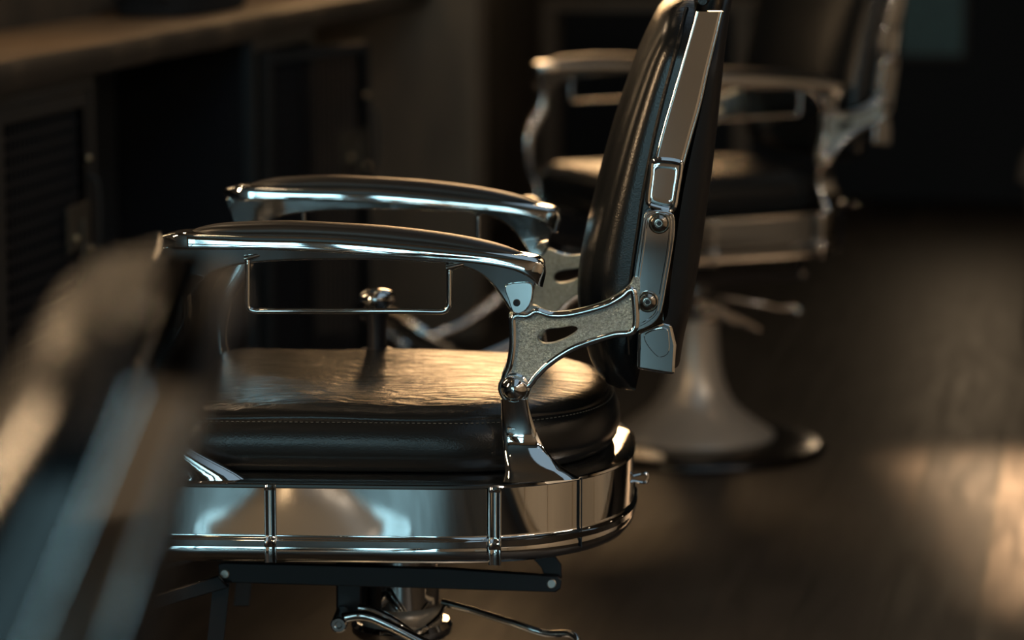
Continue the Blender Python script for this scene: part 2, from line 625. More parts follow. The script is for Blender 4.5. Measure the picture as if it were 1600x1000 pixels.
def build_arm(root, s):
    ptop, pbot, rtop, rbot, fin = arm_data()
    yc = s * YA
    N = 60
    a, b = smooth_line(rtop, N), smooth_line(rbot, N)
    w = []
    for i in range(N):
        t = i / (N - 1)
        e = min(t / 0.085, 1)
        g = min((1 - t) / 0.05, 1)
        w.append((0.0265 + 0.003 * math.sin(PI * t)) * (math.sqrt(max(1 - (1 - e) ** 2, 0.02))) * math.sqrt(max(1 - (1 - g) ** 2, 0.12)))
    bm = bmesh.new()
    ribbon(bm, a, b, w, yc, 36, 0.30, flare=0.05)
    rail = make('armrest', bm, CHROME, root, angle=60)
    bm = bmesh.new()
    a, b = smooth_line(ptop, N), smooth_line(pbot, N)
    w = []
    for i in range(N):
        t = i / (N - 1)
        e = min(t / 0.16, 1)
        g = min((1 - t) / 0.16, 1)
        w.append(0.0245 * (max(1 - (1 - e) ** 2, 0.01)) ** 0.5 * (max(1 - (1 - g) ** 2, 0.01)) ** 0.5)
    ribbon(bm, a, b, w, yc, 24, 0.72)
    make('armrest_pad', bm, PADMAT, rail, angle=70)
    # gusset with the two screw tongues
    bm = bmesh.new()
    out = smooth_line(fin, 120, True)
    plate(bm, out, yc - 0.014, yc + 0.014)
    z1, z0 = T(560, 385, -YA).y, T(283, 467, -YA).y
    for v in bm.verts:                              # thick under the rail, thin at the tongues
        f = min(max((v.co.z - z0) / (z1 - z0), 0), 1)
        v.co.y = yc + (v.co.y - yc) * (0.62 + 0.85 * f ** 1.5)
    g = make('arm_gusset', bm, CHROME, rail, bevel=0.0055, segs=4, angle=30)
    # recessed tongue faces
    yo = yc + s * 0.0090
    for pts, scr in ((TL([(264, 428), (318, 432), (304, 448), (296, 460), (284, 466), (274, 458), (268, 444)], -YA - 0.016), T(283, 448, -YA - 0.02)),
                     (TL([(789, 448), (806, 442), (830, 444), (831, 466), (824, 482), (812, 490), (801, 487), (795, 470)], -YA - 0.016), T(807, 474, -YA - 0.02))):
        bm = bmesh.new()
        loop = smooth_line(pts, 30, True)
        plate(bm, loop, min(yo, yo + s * 0.0055), max(yo, yo + s * 0.0055))
        make('screw_plate', bm, CHROME, g, bevel=0.0016, segs=3)
        bm = bmesh.new()
        M = Matrix.Translation((scr.x, yo + s * 0.006, scr.y)) @ Matrix.Rotation(s * -PI / 2, 4, 'X')
        lathe(bm, [(0.0048, 0), (0.0048, 0.0008), (0.0038, 0.0018), (0.0030, 0.0018), (0.0026, -0.001)], 20, M)
        make('screw', bm, BLACKM, g)
    # front post: an S from the front tongue down to the frame
    bm = bmesh.new()
    cl = TL([(286, 440), (287, 470), (284, 500), (268, 528), (250, 556), (241, 590), (240, 625), (247, 660), (262, 690), (285, 716), (305, 736), (320, 750)], -YA)
    cl = smooth_line(cl, 36)
    rings = []
    for i, p in enumerate(cl):
        t = i / 35
        q = cl[min(i + 1, 35)] - cl[max(i - 1, 0)]
        q.normalize()
        nn = Vector((q.y, -q.x))
        hw = 0.012 + 0.005 * math.sin(PI * min(t * 1.6, 1)) + 0.050 * max(0, (t - 0.72) / 0.28) ** 2.2
        hy = 0.010 + 0.004 * max(0, (t - 0.7) / 0.3)
        if t > 0.72:
            f = (t - 0.72) / 0.28
            nn = nn.lerp(Vector((-1, 0)), f).normalized()
        rings.append([Vector((p.x + nn.x * hw * spow(math.cos(k * PI / 8), 0.8), yc + hy * spow(math.sin(k * PI / 8), 0.8), p.y + nn.y * hw * spow(math.cos(k * PI / 8), 0.8))) for k in range(16)])
    loft(bm, rings, True, True)
    make('front_post', bm, CHROME, rail, angle=60)
    return rail


def build_bracket(root, s):
    """grained side bracket between arm, frame and backrest."""
    y = -YA
    yc = s * YA
    outer = TL([(796, 488), (812, 494), (832, 476), (846, 482), (862, 487), (885, 486), (915, 480), (945, 470), (970, 456), (984, 444), (991, 432),
                (1000, 436), (999, 470), (994, 518), (960, 526), (920, 538), (890, 551), (862, 570), (842, 590), (830, 608), (822, 628), (803, 632), (786, 626), (781, 608), (784, 585), (793, 560), (797, 530), (797, 505)], y)
    hole = TL([(841, 525), (846, 517), (858, 513), (876, 511), (894, 508), (903, 511), (900, 518), (886, 527), (868, 534), (852, 536), (843, 532)], y)
    o = smooth_line(outer, 110, True)
    h = smooth_line(hole, 34, True)
    bm = bmesh.new()
    plate(bm, o, yc - 0.008, yc + 0.008, [h])
    br = make('side_bracket', bm, BRUSHED, root, bevel=0.0025, segs=3, angle=30)
    # polished raised rim
    rim = smooth_line(TL([(803, 493), (825, 492), (838, 485), (860, 491), (885, 491), (915, 485), (948, 475), (972, 462), (987, 450), (992, 470), (990, 514), (958, 521),
                          (918, 533), (888, 546), (858, 566), (838, 585), (824, 602), (806, 604), (790, 592), (797, 570), (802, 540), (802, 510)], y), 120, True)
    for sd, nm in ((1, 'bracket_rim'),):
        bm = bmesh.new()
        tube(bm, [Vector((p.x, yc + s * 0.0072, p.y)) for p in rim], 0.0052, 10, True)
        make(nm, bm, CHROME, br)
    # ball that covers the joint
    c = T(803, 607, -YA - 0.012)
    bm = bmesh.new()
    M = Matrix.Translation((c.x, yc + s * 0.009, c.y))
    bmesh.ops.create_uvsphere(bm, u_segments=40, v_segments=24, radius=0.0182, matrix=M)
    make('pivot_ball', bm, CHROME, br)
    bm = bmesh.new()
    loopc = [Vector((c.x + 0.0185 * math.cos(2 * PI * k / 40), yc + s * 0.009, c.y + 0.0185 * math.sin(2 * PI * k / 40))) for k in range(40)]
    tube(bm, loopc, 0.0028, 8, True)
    make('ball_collar', bm, CHROME, br)
    # strap down to the frame, flaring to a foot
    L = smooth_line(TL([(783, 622), (783, 650), (784, 680), (787, 706), (790, 730), (786, 747)], -YA), 26)
    R = smooth_line(TL([(825, 622), (829, 645), (838, 672), (852, 700), (874, 724), (906, 742)], -YA), 26)
    rings = []
    for i, (l, r) in enumerate(zip(L, R)):
        t = i / 25
        yy = YA + 0.006 - 0.010 * math.sin(PI * min(t * 1.15, 1)) + 0.012 * t ** 3
        hy = 0.0065 + 0.007 * t ** 4
        ring = []
        for k in range(20):
            a = 2 * PI * k / 20
            x = (l.x + r.x) / 2 + (r.x - l.x) / 2 * spow(math.cos(a), 0.45)
            z = (l.y + r.y) / 2 + (r.y - l.y) / 2 * spow(math.cos(a), 0.45)
            ring.append(Vector((x, s * (yy + hy * spow(math.sin(a), 0.6)), z)))
        rings.append(ring)
    bm = bmesh.new()
    loft(bm, rings, True, True)
    make('frame_strap', bm, CHROME, br, angle=60)
    return br


def build_towel_bar(root, s):
    y = -YA - 0.018
    yc = s * (YA + 0.018)
    pts = TL([(387, 403), (387, 420), (387, 450), (387, 476), (390, 483), (398, 486), (420, 486), (480, 486), (560, 486), (640, 486), (685, 487), (696, 485), (701, 478), (702, 466), (702, 440), (702, 418)], y)
    line = smooth_line(pts, 90)
    bm = bmesh.new()
    P = [Vector((p.x, yc, p.y)) for p in line]
    P = [P[0] + Vector((0.0, -s * 0.016, 0.012))] + P + [P[-1] + Vector((0.0, -s * 0.016, 0.012))]
    tube(bm, P, 0.0037, 12)
    o = make('towel_bar', bm, CHROME, root)
    for (u, v) in ((387, 404), (702, 419)):
        c = T(u, v, y)
        bm = bmesh.new()
        tube(bm, [Vector((c.x - 0.004, yc, c.y)), Vector((c.x + 0.002, yc, c.y + 0.001)), Vector((c.x + 0.018, yc - s * 0.004, c.y + 0.005))], [0.0045, 0.0042, 0.003], 10)
        make('bar_clip', bm, STEEL, o)
    return o


def build_back(root):
    # ---- leather pad: front line (middle plane) and back line (strip plane)
    front = smooth_line(TL([(992, 583), (965, 580), (944, 570), (926, 545), (914, 510), (906, 470), (904, 440), (907, 400), (914, 360), (926, 310), (944, 240), (966, 165), (994, 85), (1021, 26), (1034, 6), (1047, -5), (1066, -10)], 0.0), 46)
    back = smooth_line(TL([(1000, 580), (997, 560), (995, 540), (995, 520), (996, 490), (998, 460), (1001, 430), (1005, 400), (1011, 360), (1018, 310), (1030, 245), (1048, 165), (1068, 90), (1084, 30), (1090, 12), (1093, 0), (1093, -9)], -0.25), 46)
    rings = []
    W = 0.250
    for i, (f, b) in enumerate(zip(front, back)):
        t = i / 45
        w = W
        if t > 0.82:
            w = W * (1 - 0.55 * ((t - 0.82) / 0.18) ** 2.6)
        if t < 0.12:
            w = W * (1 - 0.10 * ((0.12 - t) / 0.12) ** 2)
        ring = []
        for k in range(33):
            a = -PI / 2 + PI * k / 32
            yy = w * spow(math.sin(a), 0.62)
            d = spow(math.cos(a), 0.50)
            p = b.lerp(f, d)
            ring.append(Vector((p.x, yy, p.y)))
        for k in range(1, 8):
            ring.append(Vector((b.x, w * (1 - 2 * k / 8), b.y)))
        rings.append(ring)
    bm = bmesh.new()
    loft(bm, rings, True, True)
    pad = make('backrest_pad', bm, LEATHER, root, angle=75)
    # piping down the edge of the pad
    for s in (-1, 1):
        bm = bmesh.new()
        tube(bm, [Vector((b.x - 0.012, s * (W - 0.001) * (1 if i < 37 else 1 - 0.55 * ((i / 45 - 0.82) / 0.18) ** 2.6), b.y)) for i, b in enumerate(back[2:-2], 2)], 0.003, 8)
        make('piping', bm, LEATHER, pad)
    # ---- back shell: full width, dark, leaning with the strips
    y = -0.25
    sl = TL([(1000, 560), (1006, 520), (1040, 500), (1048, 440), (1056, 380), (1066, 310), (1080, 240), (1098, 160), (1114, 85), (1128, 25), (1134, 2)], y)
    sr = TL([(1050, 582), (1056, 545), (1066, 500), (1078, 440), (1086, 385), (1096, 315), (1105, 245), (1114, 160), (1122, 85), (1131, 25), (1137, 0)], y)
    sl, sr = smooth_line(sl, 40), smooth_line(sr, 40)
    bm = bmesh.new()
    rings = []
    for i, (l, r) in enumerate(zip(sl, sr)):
        ring = []
        hw = 0.252 * (1 - 0.50 * max(0, (i - 31) / 8) ** 2)
        for k in range(25):
            a = -PI / 2 + PI * k / 24
            ring.append(Vector(((l.x + (r.x + 0.012 * math.cos(a) - l.x) * spow(math.cos(a), 0.22)), hw * spow(math.sin(a), 0.35), l.y + (r.y - l.y) * spow(math.cos(a), 0.22))))
        for k in range(1, 6):
            ring.append(Vector((l.x, hw * (1 - 2 * k / 6), l.y)))
        rings.append(ring)
    loft(bm, rings, True, True)
    make('back_shell', bm, SHELL, root, angle=60)
    # ---- top cap: black roll with the head-rest slot, above the strips
    bm = bmesh.new()
    for (z0, r0) in ((0.0, 0.011), (0.009, 0.010)):
        p0 = T(1096, 2, -0.25)
        path = [Vector((p0.x + 0.002, -0.225 + 0.45 * k / 20, p0.y + z0 + 0.004 * math.sin(PI * k / 20))) for k in range(21)]
        tube(bm, path, [r0 * min(1, 0.55 + 0.45 * math.sin(PI * k / 20) * 3) for k in range(21)], 18)
    make('top_roll', bm, LEATHER, root)
    # ---- chrome rail at the bottom of the back
    bm = bmesh.new()
    pol = TL([(996, 520), (1036, 504), (1050, 508), (1057, 540), (1054, 586), (1036, 584), (994, 577)], -0.262)
    plate(bm, pol, -0.262, 0.262)
    br = make('bottom_rail', bm, CHROME, root, bevel=0.004, segs=3, angle=30)
    for s in (-1, 1):
        bm = bmesh.new()
        pol = TL([(1006, 524), (1040, 512), (1046, 530), (1044, 552), (1026, 556)], -0.262)
        plate(bm, smooth_line(pol, 24, True), s * 0.262, s * 0.2655)
        make('rail_boss', bm, CHROME, br, bevel=0.0016, segs=3)
    # ---- side strips
    for s in (-1, 1):
        yo, yi = s * 0.272, s * 0.246
        y = -0.272
        left = smooth_line(TL([(1011, 322), (1018, 270), (1030, 218), (1045, 165), (1061, 110), (1076, 58), (1087, 18)], y), 30)
        right = smooth_line(TL([(1056, 330), (1066, 275), (1080, 222), (1096, 166), (1108, 112), (1121, 60), (1131, 18)], y), 30)
        bm = bmesh.new()
        rings = []
        for l, r in zip(left, right):
            prof = [(0.0, 0.0), (0.0, 0.72), (0.03, 0.95), (0.08, 1.0), (0.095, 1.0), (0.115, 1.0), (0.80, 1.0), (0.82, 1.0), (0.84, 0.998), (0.90, 0.95), (0.94, 0.8), (0.97, 0.86), (1.0, 0.72), (1.0, 0.0)]
            rings.append([Vector((l.x + (r.x - l.x) * a, yi + (yo - yi) * q, l.y + (r.y - l.y) * a)) for a, q in prof])
        loft(bm, rings, True, True)
        st = make('side_strip', bm, CHROME, root, angle=42)
        # recessed dish at the strip's foot
        dish = smooth_line(TL([(1020, 252), (1040, 250), (1062, 254), (1064, 262), (1058, 300), (1054, 322), (1048, 327), (1030, 324), (1014, 318), (1013, 305), (1017, 272)], y), 60, True)
        bm = bmesh.new()
        tube(bm, [Vector((p.x, yo + s * 0.0005, p.y)) for p in dish], 0.0036, 8, True)
        make('dish_rim', bm, CHROME, st)
        bm = bmesh.new()
        cc = sum(dish, Vector((0, 0))) / len(dish)
        rings = []
        for f, dy in ((0.90, 0.0028), (0.80, 0.0036), (0.62, 0.0026), (0.4, 0.0016), (0.15, 0.001)):
            rings.append([Vector((cc.x + (p.x - cc.x) * f, yo + s * dy, cc.y + (p.y - cc.y) * f)) for p in dish])
        loft(bm, rings, True, True)
        make('strip_dish', bm, CHROME, st, angle=70)
        # clamp bracket with two bolts
        y2 = -0.283
        out = smooth_line(TL([(1007, 335), (1018, 328), (1046, 331), (1054, 340), (1054, 365), (1049, 400), (1042, 440), (1036, 475), (1030, 494), (1016, 508), (988, 518), (984, 508), (987, 480), (990, 440), (996, 400), (1002, 362)], y2), 90, True)
        bm = bmesh.new()
        ya, yb = s * 0.262, s * 0.287
        plate(bm, out, min(ya, yb), max(ya, yb))
        cl = make('clamp_bracket', bm, CHROME, root, bevel=0.005, segs=4, angle=30)
        rim = smooth_line(TL([(1013, 337), (1030, 334), (1046, 338), (1047, 360), (1043, 395), (1036, 435), (1029, 474), (1022, 492), (996, 508), (993, 490), (996, 450), (1003, 400), (1008, 362)], y2), 90, True)
        bm = bmesh.new()
        tube(bm, [Vector((p.x, yb, p.y)) for p in rim], 0.0018, 6, True)
        make('clamp_rim', bm, CHROME, cl)
        for (u, v) in ((1030, 349), (1012, 472)):
            c = T(u, v, -0.292)
            bm = bmesh.new()
            M = Matrix.Translation((c.x, yb, c.y)) @ Matrix.Rotation(s * -PI / 2, 4, 'X')
            M = Matrix.Translation((c.x, yb, c.y)) @ Matrix.Rotation((PI / 2) * (1 if s < 0 else -1), 4, 'X')
            lathe(bm, [(0.0142, -0.002), (0.0142, 0.0025), (0.0128, 0.0035), (0.0118, 0.0022), (0.0115, 0.004), (0.0100, 0.0065), (0.0070, 0.0080), (0.0050, 0.0082), (0.0042, 0.0060)], 32, M)
            bo = make('bolt', bm, STEEL, cl, angle=30)
            bm = bmesh.new()
            lathe(bm, [(0.0036, 0.0058), (0.0036, 0.0063)], 6, M)
            make('hex_socket', bm, BLACKM, bo, smooth=False)


def build_knob(root):
    y = 0.232
    c = T(589, 548, y)
    top = T(589, 451, y)
    H = top.y - c.y
    M = Matrix.Translation((c.x, y, c.y))
    bm = bmesh.new()
    lathe(bm, [(0.020, -0.010), (0.024, -0.002), (0.024, 0.003), (0.015, 0.005), (0.0145, 0.03), (0.0165, 0.05), (0.019, H - 0.030)], 32, M)
    st = make('lock_lever', bm, BLACKM, root, angle=30)
    bm = bmesh.new()
    lathe(bm, [(0.014, H - 0.034), (0.020, H - 0.026), (0.0275, H - 0.018), (0.0285, H - 0.013), (0.027, H - 0.008), (0.020, H - 0.002), (0.010, H), (0.001, H + 0.0002)], 40, M)
    make('lever_knob', bm, CHROME, st, angle=60)
    return st


def build_lower(root):
    cx = T(628, 960, 0).x
    # black pan under the seat
    bm = bmesh.new()
    box(bm, (-0.25, -0.20, 0.310), (0.19, 0.20, 0.333))
    make('under_pan', bm, BLACKM, root, bevel=0.006)
    # hydraulic piston
    bm = bmesh.new()
    M = Matrix.Translation((cx, 0, 0))
    lathe(bm, [(0.054, 0.16), (0.054, 0.31)], 56, M)
    make('hydraulic_piston', bm, CHROME, root, angle=30)
    bm = bmesh.new()
    lathe(bm, [(0.056, 0.15), (0.066, 0.152), (0.072, 0.158), (0.073, 0.168), (0.068, 0.175), (0.0555, 0.177)], 56, M)
    make('piston_collar', bm, CHROME, root, angle=40)
    # bell shaped pedestal and round foot plate
    bm = bmesh.new()
    lathe(bm, [(a_, z_ - LIFT) for a_, z_ in [(0.052, 0.365), (0.058, 0.362), (0.060, 0.35), (0.059, 0.32), (0.059, 0.28), (0.061, 0.24), (0.066, 0.20), (0.074, 0.165), (0.086, 0.135), (0.104, 0.108), (0.128, 0.086), (0.155, 0.066), (0.178, 0.050), (0.194, 0.040), (0.199, 0.034), (0.197, 0.029), (0.19, 0.028)]], 72, M)
    make('pedestal', bm, ENAMEL, root, angle=60)
    bm = bmesh.new()
    lathe(bm, [(a_, z_ - LIFT) for a_, z_ in [(0.318, 0.0), (0.322, 0.005), (0.320, 0.011), (0.305, 0.018), (0.26, 0.025), (0.21, 0.029), (0.15, 0.031)]], 80, M)
    make('base_plate', bm, mat('base_plate_metal', (0.10, 0.10, 0.10), 0.22, 1.0) if 'base_plate_metal' not in bpy.data.materials else bpy.data.materials['base_plate_metal'], root, angle=60)
    # square post beside the piston
    bm = bmesh.new()
    l, r = T(526, 960, -0.06), T(566, 960, -0.06)
    box(bm, (l.x, -0.065, 0.19), (r.x, -0.02, 0.31))
    make('guide_post', bm, BLACKM, root, bevel=0.003)
    # linkage bar for the foot rest with pins
    yb = -0.135
    bar = TL([(342, 880), (352, 878), (700, 887), (872, 899), (878, 905), (876, 919), (868, 924), (700, 919), (352, 909), (343, 904)], yb)
    for s in (1, -1):
        bm = bmesh.new()
        plate(bm, bar, s * yb - 0.006, s * yb + 0.006)
        b = make('linkage_bar', bm, BLACKM, root, bevel=0.0015)
        for (u, v) in ((352, 895), (862, 910)):
            c = T(u, v, yb)
            bm = bmesh.new()
            M2 = Matrix.Translation((c.x, s * (yb - 0.006), c.y)) @ Matrix.Rotation(s * PI / 2, 4, 'X')
            lathe(bm, [(0.0066, 0), (0.0066, 0.0015), (0.0055, 0.0025)], 20, M2)
            make('linkage_pin', bm, SATIN, b)
        bm = bmesh.new()
        plate(bm, TL([(830, 872), (868, 872), (877, 884), (878, 905), (866, 915), (852, 905), (846, 890)], yb), s * yb + 0.007, s * yb + 0.013)
        make('linkage_lug', bm, BLACKM, root, bevel=0.001)
        # hanging leg of the foot rest
        bm = bmesh.new()
        a0, a1 = T(336, 905, yb), T(362, 905, yb)
        plate(bm, [a0, a1, Vector((a1.x - 0.012, 0.16)), Vector((a0.x - 0.012, 0.16))], s * yb - 0.018, s * yb - 0.007)
        make('footrest_leg', bm, BLACKM, root, bevel=0.0012)
        bm = bmesh.new()
        a0, a1 = T(352, 893, yb), T(362, 903, yb)
        plate(bm, [Vector((a0.x - 0.006, a0.y)), Vector((a0.x + 0.008, a0.y - 0.016)), Vector((-0.46, 0.19)), Vector((-0.474, 0.203))], s * yb - 0.03, s * yb - 0.02)
        make('footrest_strut', bm, BLACKM, root, bevel=0.0012)
    # foot rest: cast hoop with pedal plate
    pts = []
    for k in range(60):
        a = 2 * PI * k / 60
        yy = 0.165 * spow(math.cos(a), 0.75)
        h = spow(math.sin(a), 0.8)
        pts.append(Vector((-0.78 - 0.10 * h, yy, 0.165 + 0.075 * h)))
    bm = bmesh.new()
    tube(bm, pts, 0.0125, 12, True)
    fr = make('footrest_hoop', bm, CHROME, root)
    for s in (-1, 1):
        bm = bmesh.new()
        tube(bm, smooth_line([(-0.24, s * 0.12, 0.31), (-0.40, s * 0.125, 0.27), (-0.56, s * 0.14, 0.17), (-0.70, s * 0.15, 0.125)], 18), 0.011, 10)
        make('footrest_arm', bm, CHROME, fr)
    bm = bmesh.new()
    for k in range(4):
        x = -0.725 - 0.035 * k
        z = 0.125 + 0.026 * k
        box(bm, (x - 0.010, -0.15, z - 0.004), (x + 0.010, 0.15, z + 0.004))
    make('footrest_tread', bm, CHROME, fr, bevel=0.002)
    # pump lever: twin curved arms from a cross bolt
    yl = -0.115
    c = T(531, 972, yl)
    bm = bmesh.new()
    M3 = Matrix.Translation((c.x, yl - 0.012, c.y)) @ Matrix.Rotation(PI / 2, 4, 'X')
    lathe(bm, [(0.0115, -0.055), (0.0115, 0.004), (0.0095, 0.0065), (0.0055, 0.0065), (0.004, 0.003)], 28, M3)
    lv = make('pump_lever', bm, CHROME, root, angle=30)
    for dy, pts in ((0, [(536, 966), (552, 962), (575, 963), (600, 973), (625, 985), (650, 998), (690, 1018), (740, 1045)]),
                    (0.03, [(560, 950), (580, 953), (600, 962), (622, 974), (640, 988), (660, 1002), (695, 1020)])):
        bm = bmesh.new()
        ln = smooth_line([(T(u, v, yl + dy).x, yl + dy, T(u, v, yl + dy).y) for u, v in pts], 24)
        tube(bm, ln, 0.0075 if dy == 0 else 0.006, 14)
        make('lever_arm', bm, CHROME, lv)
    bm = bmesh.new()
    q = [(690, 941, -0.02), (740, 954, -0.03), (800, 973, -0.05), (850, 989, -0.06), (885, 990, -0.065), (897, 994, -0.07), (903, 1002, -0.075), (897, 1010, -0.075)]
    ln = smooth_line([(T(u, v, yy).x, yy, T(u, v, yy).y) for u, v, yy in q], 40)
    tube(bm, ln, 0.0052, 12)
    make('release_lever', bm, CHROME, root)
    bm = bmesh.new()
    q = [(612, 1000, -0.062), (640, 991, -0.066), (668, 978, -0.062), (686, 962, -0.05), (694, 948, -0.035)]
    ln = smooth_line([(T(u, v, yy).x, yy, T(u, v, yy).y) for u, v, yy in q], 20)
    tube(bm, ln, 0.0032, 8)
    make('lever_spring_wire', bm, CHROME, root)


def children(o):
    return [c for c in list(bpy.data.objects) if c.parent == o]


def build_chair(label):
    root = thing('barber_chair', label, 'barber chair', (O1.x, O1.y, 0), YAW1, 'barber chairs in a row along the counter')
    build_skirt(root)
    build_cushion(root)
    for s in (-1, 1):
        build_arm(root, s)
        build_bracket(root, s)
        build_towel_bar(root, s)
    build_back(root)
    build_knob(root)
    build_lower(root)
    for ch in children(root):
        ch.location.z = LIFT
    return root


def copy_tree(o, parent=None):
    c = o.copy()
    C.objects.link(c)
    c.parent = parent
    for ch in children(o):
        copy_tree(ch, c)
    return c


chair = build_chair('sharply seen black leather barber chair with chrome arms and towel bar, in the middle')
chair2 = copy_tree(chair)
chair2['label'] = 'blurred barber chair behind the sharp one, its round pedestal and base plate in view'
chair2.location = (0.452, 7.11, 0)
chair2.rotation_euler = (0, 0, D(29.0))
chair0 = copy_tree(chair)
chair0['label'] = 'barber chair nearest the camera, only its very blurred reclined backrest showing at left'
chair0.location = (-0.664, 1.61, 0)
chair0.rotation_euler = (0, 0, D(5.6))
# its back is let down a little
BACK_NAMES = ('backrest_pad', 'back_shell', 'top_roll', 'bottom_rail', 'side_strip', 'clamp_bracket')
piv = T(1012, 472, -0.28)
Mrec = Matrix.Translation((piv.x, 0, piv.y)) @ Matrix.Rotation(D(8), 4, 'Y') @ Matrix.Translation((-piv.x, 0, -piv.y))
for ch in children(chair0):
    if ch.name.startswith('top_roll'):
        bpy.data.objects.remove(ch)              # no neck roll on this one
for ch in children(chair0):
    nm = ch.name.split('.')[0]
    if nm not in ('pedestal', 'base_plate', 'piston_collar'):
        ch.location.z = LIFT - 0.046              # this chair is pumped up a little less
    if nm in BACK_NAMES:
        ch.matrix_local = Matrix.Translation((0, 0, LIFT - 0.046)) @ Mrec

# ------------------------------------------------------------------ the room (in its own turned axes)
RM = Matrix.Rotation(ROOM, 4, 'Z')
XL, XR, YN, YF, H = -2.29, 3.3, -3.5, 12.6, 3.1


def rstruct(name, boxes, m, **k):
    bm = bmesh.new()
    for lo, hi in boxes:
        box(bm, lo, hi)
    o = struct(name, bm, m, **k)
    o.matrix_world = RM
    return o


rstruct('floor', [((XL - 0.1, YN - 0.1, -0.05), (XR + 0.1, YF + 0.1, 0))], FLOOR)
rstruct('ceiling', [((XL - 0.1, YN - 0.1, H), (XR + 0.1, YF + 0.1, H + 0.05))], CEIL)
rstruct('wall_left', [((XL - 0.1, YN - 0.1, 0), (XL, YF, H))], PLASTER)
rstruct('wall_right', [((XR, YN, 0), (XR + 0.1, YF, H))], PLASTER2)
rstruct('wall_far', [((XL, YF, 0), (XR, YF + 0.1, H))], DARKWALL)
# window wall behind the camera: piers, sill band, head
wins = [(-1.45, 1.15), (-0.15, 1.15)]
bx = [((XL, YN - 0.1, 0), (XR, YN, 0.05)), ((XL, YN - 0.1, 0.61), (XR, YN, 0.85)), ((XL, YN - 0.1, 2.4), (XR, YN, H))]
edges = [XL] + [e for c, wd in wins for e in (c - wd / 2, c + wd / 2)] + [XR]
for a, b in zip(edges[::2], edges[1::2]):
    bx.append(((a, YN - 0.1, 0.85), (b, YN, 2.4)))
    bx.append(((a, YN - 0.1, 0.05), (b, YN, 0.61)))
rstruct('wall_near', bx, PLASTER2)
for i, (c, wd) in enumerate(wins, 1):
    a, b = c - wd / 2, c + wd / 2
    fb = [((a, YN - 0.08, 0.85), (a + 0.05, YN + 0.01, 2.4)), ((b - 0.05, YN - 0.08, 0.85), (b, YN + 0.01, 2.4)),
          ((a, YN - 0.08, 0.85), (b, YN + 0.01, 0.90)), ((a, YN - 0.08, 2.35), (b, YN + 0.01, 2.4)), ((c - 0.03, YN - 0.08, 0.85), (c + 0.03, YN + 0.13, 2.4)), ((a, YN - 0.08, 1.595), (b, YN + 0.13, 1.655)),
          ((a, YN - 0.08, 0.05), (b, YN + 0.01, 0.08)), ((a, YN - 0.08, 0.58), (b, YN + 0.01, 0.61)), ((c - 0.03, YN - 0.08, 0.05), (c + 0.03, YN + 0.02, 0.61))]  # last row frames the added low panes
    rstruct('window_%d' % i, fb, FRAMEM)
# plastered return wall at the counter's end
rstruct('wall_return', [((XL, 8.6, 0), (-1.78, 8.75, 1.25))], PLASTER_LIT)
bulb('return_wall_fill', room(-1.0, 7.3, 2.2), 4.5, WARM, 0.035)  # added fill that brightens the return wall
bulb('table_fill', (0.4, 10.9, 2.0), 4, WARM, 0.04)  # added fill that brightens the far table

# ------------------------------------------------------------------ counter along the left wall
CX0, CX1 = XL + 0.003, -1.914
CZ = 1.062
bm = bmesh.new()
N = 90
ys = [2.2 + (8.59 - 2.2) * k / N for k in range(N + 1)]
rings = []
for y in ys:
    j = 0.004 * math.sin(y * 9.1) + 0.003 * math.sin(y * 23.7 + 1) + 0.003 * random.uniform(-1, 1)
    e = CX1 + j
    rings.append([Vector((CX0, y, CZ - 0.055)), Vector((e - 0.004, y, CZ - 0.055)), Vector((e + 0.002 + random.uniform(-.002, .002), y, CZ - 0.03)), Vector((e, y, CZ - 0.006)), Vector((e - 0.006, y, CZ)), Vector((CX0, y, CZ))])
loft(bm, rings, True, True)
ct = make('countertop', bm, OAK, None, angle=60)
ct.matrix_world = RM
ct.data.materials.append(BARK)
for f in ct.data.polygons:
    if abs(f.normal.x) > 0.6:
        f.material_index = 1
tag(ct, 'long brown wooden countertop with a rough front edge along the left wall', 'countertop')


def rmake(name, boxes, m, parent, **k):
    bm = bmesh.new()
    for lo, hi in boxes:
        box(bm, lo, hi)
    return make(name, bm, m, parent, **k)


